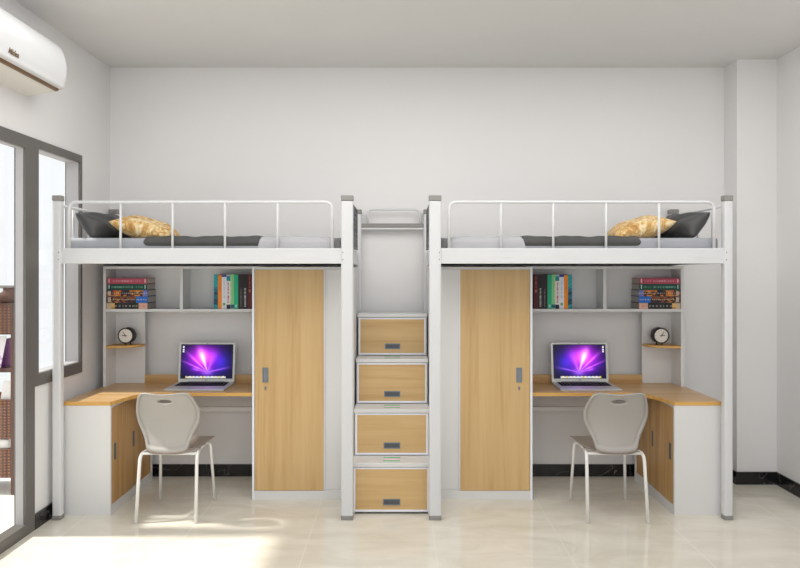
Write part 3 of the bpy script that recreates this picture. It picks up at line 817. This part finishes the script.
# ------------------------------------------------------------------ chair
CX, CY = -1.584, 4.78
ch = thing('desk_chair', 'grey plastic chair with white steel legs at the left desk', 'chair', (CX, CY, 0), 'desk chairs')
half = [(0.0,0.876),(0.07,0.881),(0.125,0.886),(0.160,0.880),(0.184,0.852),(0.200,0.81),(0.213,0.765),(0.216,0.718),(0.208,0.672),(0.188,0.625),(0.165,0.580),(0.150,0.540),(0.140,0.502),(0.118,0.484),(0.06,0.476),(0.0,0.474)]
hp = smooth_prof(half, 5)
hp = [(p.x, p.y) for p in hp]
outline = hp + [(-x, z) for x, z in reversed(hp[1:-1])]
HC = (0.0, 0.828)
def outr(ang):                # distance from the hole centre to the outline along ang
    dx, dz = math.cos(ang), math.sin(ang); best = None
    for (x0, z0), (x1, z1) in zip(outline, outline[1:]+outline[:1]):
        ax, az = x0-HC[0], z0-HC[1]; ex, ez = x1-x0, z1-z0
        den = dx*ez-dz*ex
        if abs(den) < 1e-9: continue
        t = (ax*ez-az*ex)/den; s = (ax*dz-az*dx)/den
        if t > 0 and -1e-6 <= s <= 1+1e-6: best = t if best is None else max(best, t)
    return best or 0.05
def backy(x, z):
    t = (z-0.474)/(0.886-0.474)
    y = 4.555-0.055*t+0.045*math.sin(math.pi*min(1, t*1.05))
    return y+0.9*x*x                        # sides wrap forward
bm = bmesh.new(); NA = 120; ts = [0, 0.05, 0.12, 0.22, 0.34, 0.46, 0.58, 0.70, 0.80, 0.87, 0.905, 0.925, 0.945, 0.97, 1.0]; rings = []
for t in ts:
    row = []
    for k in range(NA):
        a = 2*math.pi*k/NA
        # hole ellipse
        hr = 1/math.sqrt((math.cos(a)/0.047)**2+(math.sin(a)/0.0170)**2)
        ro = outr(a); r = hr+(ro-hr)*t
        x = HC[0]+r*math.cos(a); z = HC[1]+r*math.sin(a)
        y = backy(x, z)
        if t >= 0.925: y -= 0.010
        elif t >= 0.905: y += 0.002
        if t == 1.0: y += 0.006
        if t == 0: y += 0.004
        row.append(bm.verts.new((CX+x, y, z)))
    rings.append(row)
for a, b in zip(rings, rings[1:]):
    for k in range(NA):
        f = bm.faces.new((a[k], a[(k+1)%NA], b[(k+1)%NA], b[k])); f.smooth = True
bk = obj('backrest', bm, M['plastic'], ch)
md = bk.modifiers.new('Solidify', 'SOLIDIFY'); md.thickness = 0.009; md.offset = 0
# seat: dished pad joined on to the bottom of the shell
bm = bmesh.new(); nu, nv_ = 24, 22; g = []
def seat_half(t): # half width from back (t=0) to front (t=1)
    return 0.145+0.070*math.sin(min(1, t*1.35)*math.pi/2) - (0.055*max(0, (t-0.80)/0.20)**2.4)
for thick in (0, 1):
    rows = []
    for j in range(nv_+1):
        t = j/nv_; y = 4.565+0.50*t; hw = seat_half(t); row = []
        for i in range(nu+1):
            s = -1+2*i/nu
            z = 0.484-0.012*(1-s*s)*math.sin(math.pi*min(1, t*1.1))-0.022*max(0, (t-0.8)/0.2)**2+0.006*abs(s)**3
            if thick:
                z -= 0.020*(1-abs(s)**6)*(1-max(0, (t-0.5)/0.5)**8)+0.004
            row.append(bm.verts.new((CX+hw*s, y-(0.05*s*s if t > 0.7 else 0)*((t-0.7)/0.3 if t > 0.7 else 0), z)))
        rows.append(row)
    g.append(rows)
for rows, fl in ((g[0], 0), (g[1], 1)):
    for j in range(nv_):
        for i in range(nu):
            f = bm.faces.new((rows[j][i], rows[j][i+1], rows[j+1][i+1], rows[j+1][i])); f.smooth = True
for j in range(nv_):
    for i in (0, nu): bm.faces.new((g[0][j][i], g[0][j+1][i], g[1][j+1][i], g[1][j][i]))
for i in range(nu):
    for j in (0, nv_): bm.faces.new((g[0][j][i], g[0][j][i+1], g[1][j][i+1], g[1][j][i]))
obj('seat', bm, M['seat'], ch)
zt = 0.455
for s in (-1, 1):
    obj('leg', T([(CX+s*0.203, 4.543, 0), (CX+s*0.194, 4.600, zt-0.002), (CX+s*0.172, 4.74, zt)], 0.0115, 14, 0.05), M['leg_white'], ch)
    obj('leg', T([(CX+s*0.203, 5.010, 0), (CX+s*0.183, 4.965, zt-0.010), (CX+s*0.168, 4.88, zt-0.002)], 0.0105, 14, 0.045), M['leg_white'], ch)
bm = bmesh.new()
for s in (-1, 1): tube(bm, [(CX+s*0.172, 4.73, zt), (CX+s*0.168, 4.89, zt-0.002)], 0.0105)
tube(bm, [(CX-0.188, 4.612, zt-0.001), (CX+0.188, 4.612, zt-0.001)], 0.009)
tube(bm, [(CX-0.172, 4.93, zt-0.004), (CX+0.172, 4.93, zt-0.004)], 0.009)
obj('seat_frame', bm, M['leg_white'], ch)

# ------------------------------------------------------------------ mirror every thing of the left unit
for o, lab in ((bed, 'right white steel loft bed with guard rail, towards the wall column'),
               (mat_o, 'pale grey mattress lying on the right loft bed'),
               (blanket, 'dark charcoal blanket spread across the middle of the right loft bed'),
               (quilt, 'light grey quilt at the foot of the right loft bed'),
               (foot, 'dark grey added mattress end at the very foot of the right loft bed'),
               (dp, 'charcoal pillow leaning at the head of the right loft bed'),
               (gp, 'gold streaked pillow slumped against the charcoal pillow on the right loft bed'),
               (wr, 'right wardrobe with one light oak sliding door and one white door'),
               (sc, 'white side cabinet with two oak doors under the right desk end'),
               (dk, 'right L-shaped oak worktop running from the wardrobe to the side cabinet'),
               (hu, 'right white two-bay hutch shelf with a narrow corner tower'),
               (ck, 'round black alarm clock with ivory dial on the right corner shelf'),
               (lp, 'open silver laptop with purple screen on the right desk'),
               (ch, 'grey plastic chair with white steel legs at the right desk')):
    mirror_tree(o, lab)
for o, lab in things: mirror_tree(o, lab)

# ------------------------------------------------------------------ stair cabinet
st = thing('stair_cabinet', 'white stair cabinet of four oak-fronted drawers between the two loft beds', 'stair cabinet', (-0.061, 5.1, 0))
SX0, SX1 = -0.336, 0.214; SM = (SX0+SX1)/2
YS = [4.715, 4.905, 5.105, 5.305, 5.49]; ZS = [0.360, 0.700, 1.040, 1.370]; Z0 = [0.012, 0.360, 0.700, 1.040]
bm = bmesh.new()
for x0, x1 in ((SX0+0.004, SX0+0.018), (SX1-0.018, SX1-0.004)):
    pts = [(YS[0]+0.012, 0.0), (YS[0]+0.012, ZS[0]-0.028)]
    for k in range(1, 4): pts += [(YS[k]+0.012, ZS[k-1]-0.028), (YS[k]+0.012, ZS[k]-0.028)]
    pts += [(YS[4], ZS[3]-0.028), (YS[4], 0.0)]
    a = [bm.verts.new((x0, y, z)) for y, z in pts]; b = [bm.verts.new((x1, y, z)) for y, z in pts]
    for k in range(len(pts)): bm.faces.new((a[k], a[(k+1)%len(a)], b[(k+1)%len(a)], b[k]))
    bm.faces.new(a[::-1]); bm.faces.new(b)
box(bm, SX0+0.018, SX1-0.018, YS[0]+0.10, YS[4], 0.0, 0.010)
box(bm, SX0+0.018, SX1-0.018, YS[4]-0.01, YS[4], 0.010, ZS[3]-0.028)
obj('carcass', bm, M['white_panel'], st)
for k in range(4):
    y0 = YS[k]; y1 = YS[k+1]+(0.012 if k < 3 else 0)
    tr = obj('tread', B((SX0, SX1, y0-0.006, y1, ZS[k]-0.028, ZS[k]), bev=0.004), M['white_panel'], st)
    if k < 3:
        ya = y0+0.03; 
        m0, m1 = SM-0.135, SM+0.135
        m0, m1 = -0.120, 0.002
        obj('grip_strip', B((m0, m1, y0+0.045, y0+0.062, ZS[k], ZS[k]+0.0015), (m0, m1, y0+0.125, y0+0.142, ZS[k], ZS[k]+0.0015)), M['green'], tr)
        obj('printed_band', B((m0, m1, y0+0.074, y0+0.112, ZS[k], ZS[k]+0.0008)), M['pink'], tr)
    za, zb = Z0[k]+0.006, ZS[k]-0.032
    xa_, xb_ = SM-0.263, SM+0.263
    t_ = 0.011
    dw = obj('drawer', B((xa_, xa_+t_, y0, y0+0.02, za, zb), (xb_-t_, xb_, y0, y0+0.02, za, zb), (xa_+t_, xb_-t_, y0, y0+0.02, za, za+t_*1.3), (xa_+t_, xb_-t_, y0, y0+0.02, zb-t_, zb),
                         (xa_+0.02, xb_-0.02, y0+0.02, y0+0.16, za+0.01, zb-0.03)), M['white_trim'], st)
    obj('drawer_front', B((xa_+t_, xb_-t_, y0+0.002, y0+0.018, za+t_*1.3, zb-t_)), M['wood_h'], dw)
    hx = SM+0.002
    hz_ = za+t_+0.034
    obj('handle', B((hx-0.061, hx+0.061, y0-0.002, y0+0.004, hz_, hz_+0.007), (hx-0.061, hx+0.061, y0-0.002, y0+0.004, hz_+0.038, hz_+0.045),
        (hx-0.061, hx-0.054, y0-0.002, y0+0.004, hz_+0.007, hz_+0.038), (hx+0.054, hx+0.061, y0-0.002, y0+0.004, hz_+0.007, hz_+0.038)), M['handle_grey'], dw)
    obj('handle_recess', B((hx-0.054, hx+0.054, y0+0.0, y0+0.003, hz_+0.007, hz_+0.038)), M['handle_dark'], dw)
# guard between the rear posts above the stairs
sg = thing('stair_guard', 'grey crossbar with white hoop rail between the beds above the stairs', 'rail', (-0.05, 5.54, 2.07))
obj('crossbar', B((-0.320, 0.203, 5.525, 5.56, 2.066, 2.100), bev=0.004), M['cap_grey'], sg)
obj('crossbar_shadow_line', B((-0.318, 0.201, 5.525, 5.56, 2.050, 2.064), bev=0.002), M['white_panel'], sg)  # added strip drawing the faint shadow line below the crossbar
obj('hoop', T([(-0.268, 5.54, 2.095), (-0.268, 5.54, 2.216), (0.166, 5.54, 2.216), (0.166, 5.54, 2.095)], 0.0085, 14, 0.05), M['white_metal'], sg)

# ------------------------------------------------------------------ balcony outside
structure(obj('balcony_floor', B((-9.0, XL-TH, -2.0, 9.0, -0.14, -0.01)), M['outside']))
br = thing('balcony_railing', 'thin grey balcony top rail over a frosted glass panel beyond the sliding door', 'railing', (-5.0, 7.0, -0.01))
obj('top_rail', B((-6.2, -3.99, 6.98, 7.02, 1.53, 1.56)), M['cap_grey'], br)
obj('glass_panel', B((-6.2, -3.99, 6.995, 7.005, 0.05, 1.53)), M['glass'], br)
obj('rail_post', B((-6.2, -6.15, 6.98, 7.02, -0.01, 1.53), (-4.03, -3.99, 6.98, 7.02, -0.01, 1.53)), M['cap_grey'], br)
rk = thing('wicker_rack', 'dark brown woven rack standing outside the sliding door', 'rack', (-3.3, 5.25, -0.01))
RX0, RX1, RY0, RY1 = -3.60, -2.962, 5.15, 5.50
for x in (RX0, RX1-0.022):
    for y in (RY0, RY1-0.035):
        obj('rack_post', B((x, x+0.022, y, y+0.035, -0.01, 1.44)), M['brown'], rk)
for z0, z1, in ((1.22, 1.44), (0.42, 0.72), (0.12, 0.34)):
    obj('tier', B((RX0+0.01, RX1-0.004, RY0+0.006, RY0+0.02, z0, z1), (RX0+0.01, RX1-0.01, RY1-0.02, RY1-0.006, z0, z1), (RX0+0.01, RX1-0.01, RY0+0.02, RY1-0.02, z0, z0+0.015)), M['wicker'], rk)
obj('shelf', B((RX0+0.01, RX1-0.01, RY0+0.004, RY1-0.004, 0.93, 0.96)), M['brown'], rk)
obj('rack_top', B((RX0, RX1, RY0, RY1, 1.44, 1.46)), M['brown'], rk)
bm = bmesh.new(); lathe(bm, [(0.06,0),(0.075,0.03),(0.075,0.07),(0.045,0.09),(0.045,0.115),(0.05,0.12)], (-3.045, 5.24, 1.46))
tag(obj('jar', bm, M['brown'], None, (-3.045, 5.24, 1.46)), 'small brown jar on top of the wicker rack outside', 'jar')
bm = painted((-3.25, 5.18, 0.962), (0.17, 0, 0), (0.03, 0.03, 0.24), 12, 16, lambda u, v: (236,232,236) if v > 0.45 or (int(u*12)+int(v*16)) % 3 else (190,160,190))
o = obj('magazine', bm, M['print'], None, (-3.15, 5.2, 0.96), fix=False)
o.modifiers.new('Solidify', 'SOLIDIFY').thickness = 0.004
tag(o, 'white magazine propped on the middle shelf of the wicker rack outside', 'magazine')
bm = bmesh.new(); prism_y(bm, [(-3.14,0.962),(-3.02,0.962),(-3.03,1.05),(-3.055,1.17),(-3.075,1.18),(-3.10,1.06)], 5.25, 5.38, True)
tag(obj('cloth', bm, M['purple'], None, (-3.08, 5.3, 0.962)), 'purple cloth bundled on the wicker rack outside', 'cloth')
bm = bmesh.new(); prism_y(bm, [(-3.09,0.66),(-2.99,0.66),(-2.985,0.86),(-3.055,0.86)], 5.18, 5.188)
tag(obj('paper', bm, M['paper'], None, (-3.07, 5.184, 0.66)), 'white sheet standing in the lower tier of the rack outside', 'paper')
bm = bmesh.new(); box(bm, -3.4, -3.02, 5.18, 5.46, 0.335, 0.41, bev=0.02)
tag(obj('folded_towel', bm, M['paper'], None, (-3.2, 5.3, 0.335)), 'white folded towel on the bottom tier of the rack outside', 'towel')

# ------------------------------------------------------------------ light
wld = bpy.data.worlds.new('World'); C.world = wld; wld.use_nodes = True
bg = wld.node_tree.nodes['Background']; bg.inputs['Color'].default_value = (0.975, 0.985, 1.0, 1); bg.inputs['Strength'].default_value = 1.1
sun = bpy.data.lights.new('sun', 'SUN'); sun.energy = 5.5; sun.angle = 0.06; sun.color = (1.0, 0.95, 0.86)
so = bpy.data.objects.new('sun', sun); COL.objects.link(so)
so.rotation_euler = Vector((1.0, 0.0, -1.5)).to_track_quat('-Z', 'Y').to_euler()
def area(name, loc, target, sx, sy, e, col=(1,1,1)):
    l = bpy.data.lights.new(name, 'AREA'); l.shape = 'RECTANGLE'; l.size = sx; l.size_y = sy; l.energy = e; l.color = col
    o = bpy.data.objects.new(name, l); COL.objects.link(o); o.location = loc
    o.rotation_euler = (Vector(target)-Vector(loc)).to_track_quat('-Z', 'Y').to_euler()
area('overhead_fill', (0.3, 3.3, 3.38), (0.3, 3.3, 0), 4.6, 2.4, 74, (1, 0.995, 0.985))  # added overhead fill, no ceiling fitting behind it
area('front_fill', (0.3, -1.9, 1.8), (0.3, 5.0, 2.0), 5.0, 3.0, 34, (1.0, 0.985, 0.965))  # added broad fill behind the camera to flatten the lighting

cam = bpy.data.cameras.new('camera'); co = bpy.data.objects.new('camera', cam); COL.objects.link(co)
co.location = (0, 0, CAMZ); co.rotation_euler = (math.radians(90), 0, 0)
cam.sensor_width = 36; cam.lens = F/800*36; cam.shift_y = -12/800; cam.clip_start = 0.05
C.camera = co
C.view_settings.view_transform = 'Standard'
C.view_settings.look = 'None'
C.cycles.max_bounces = 10
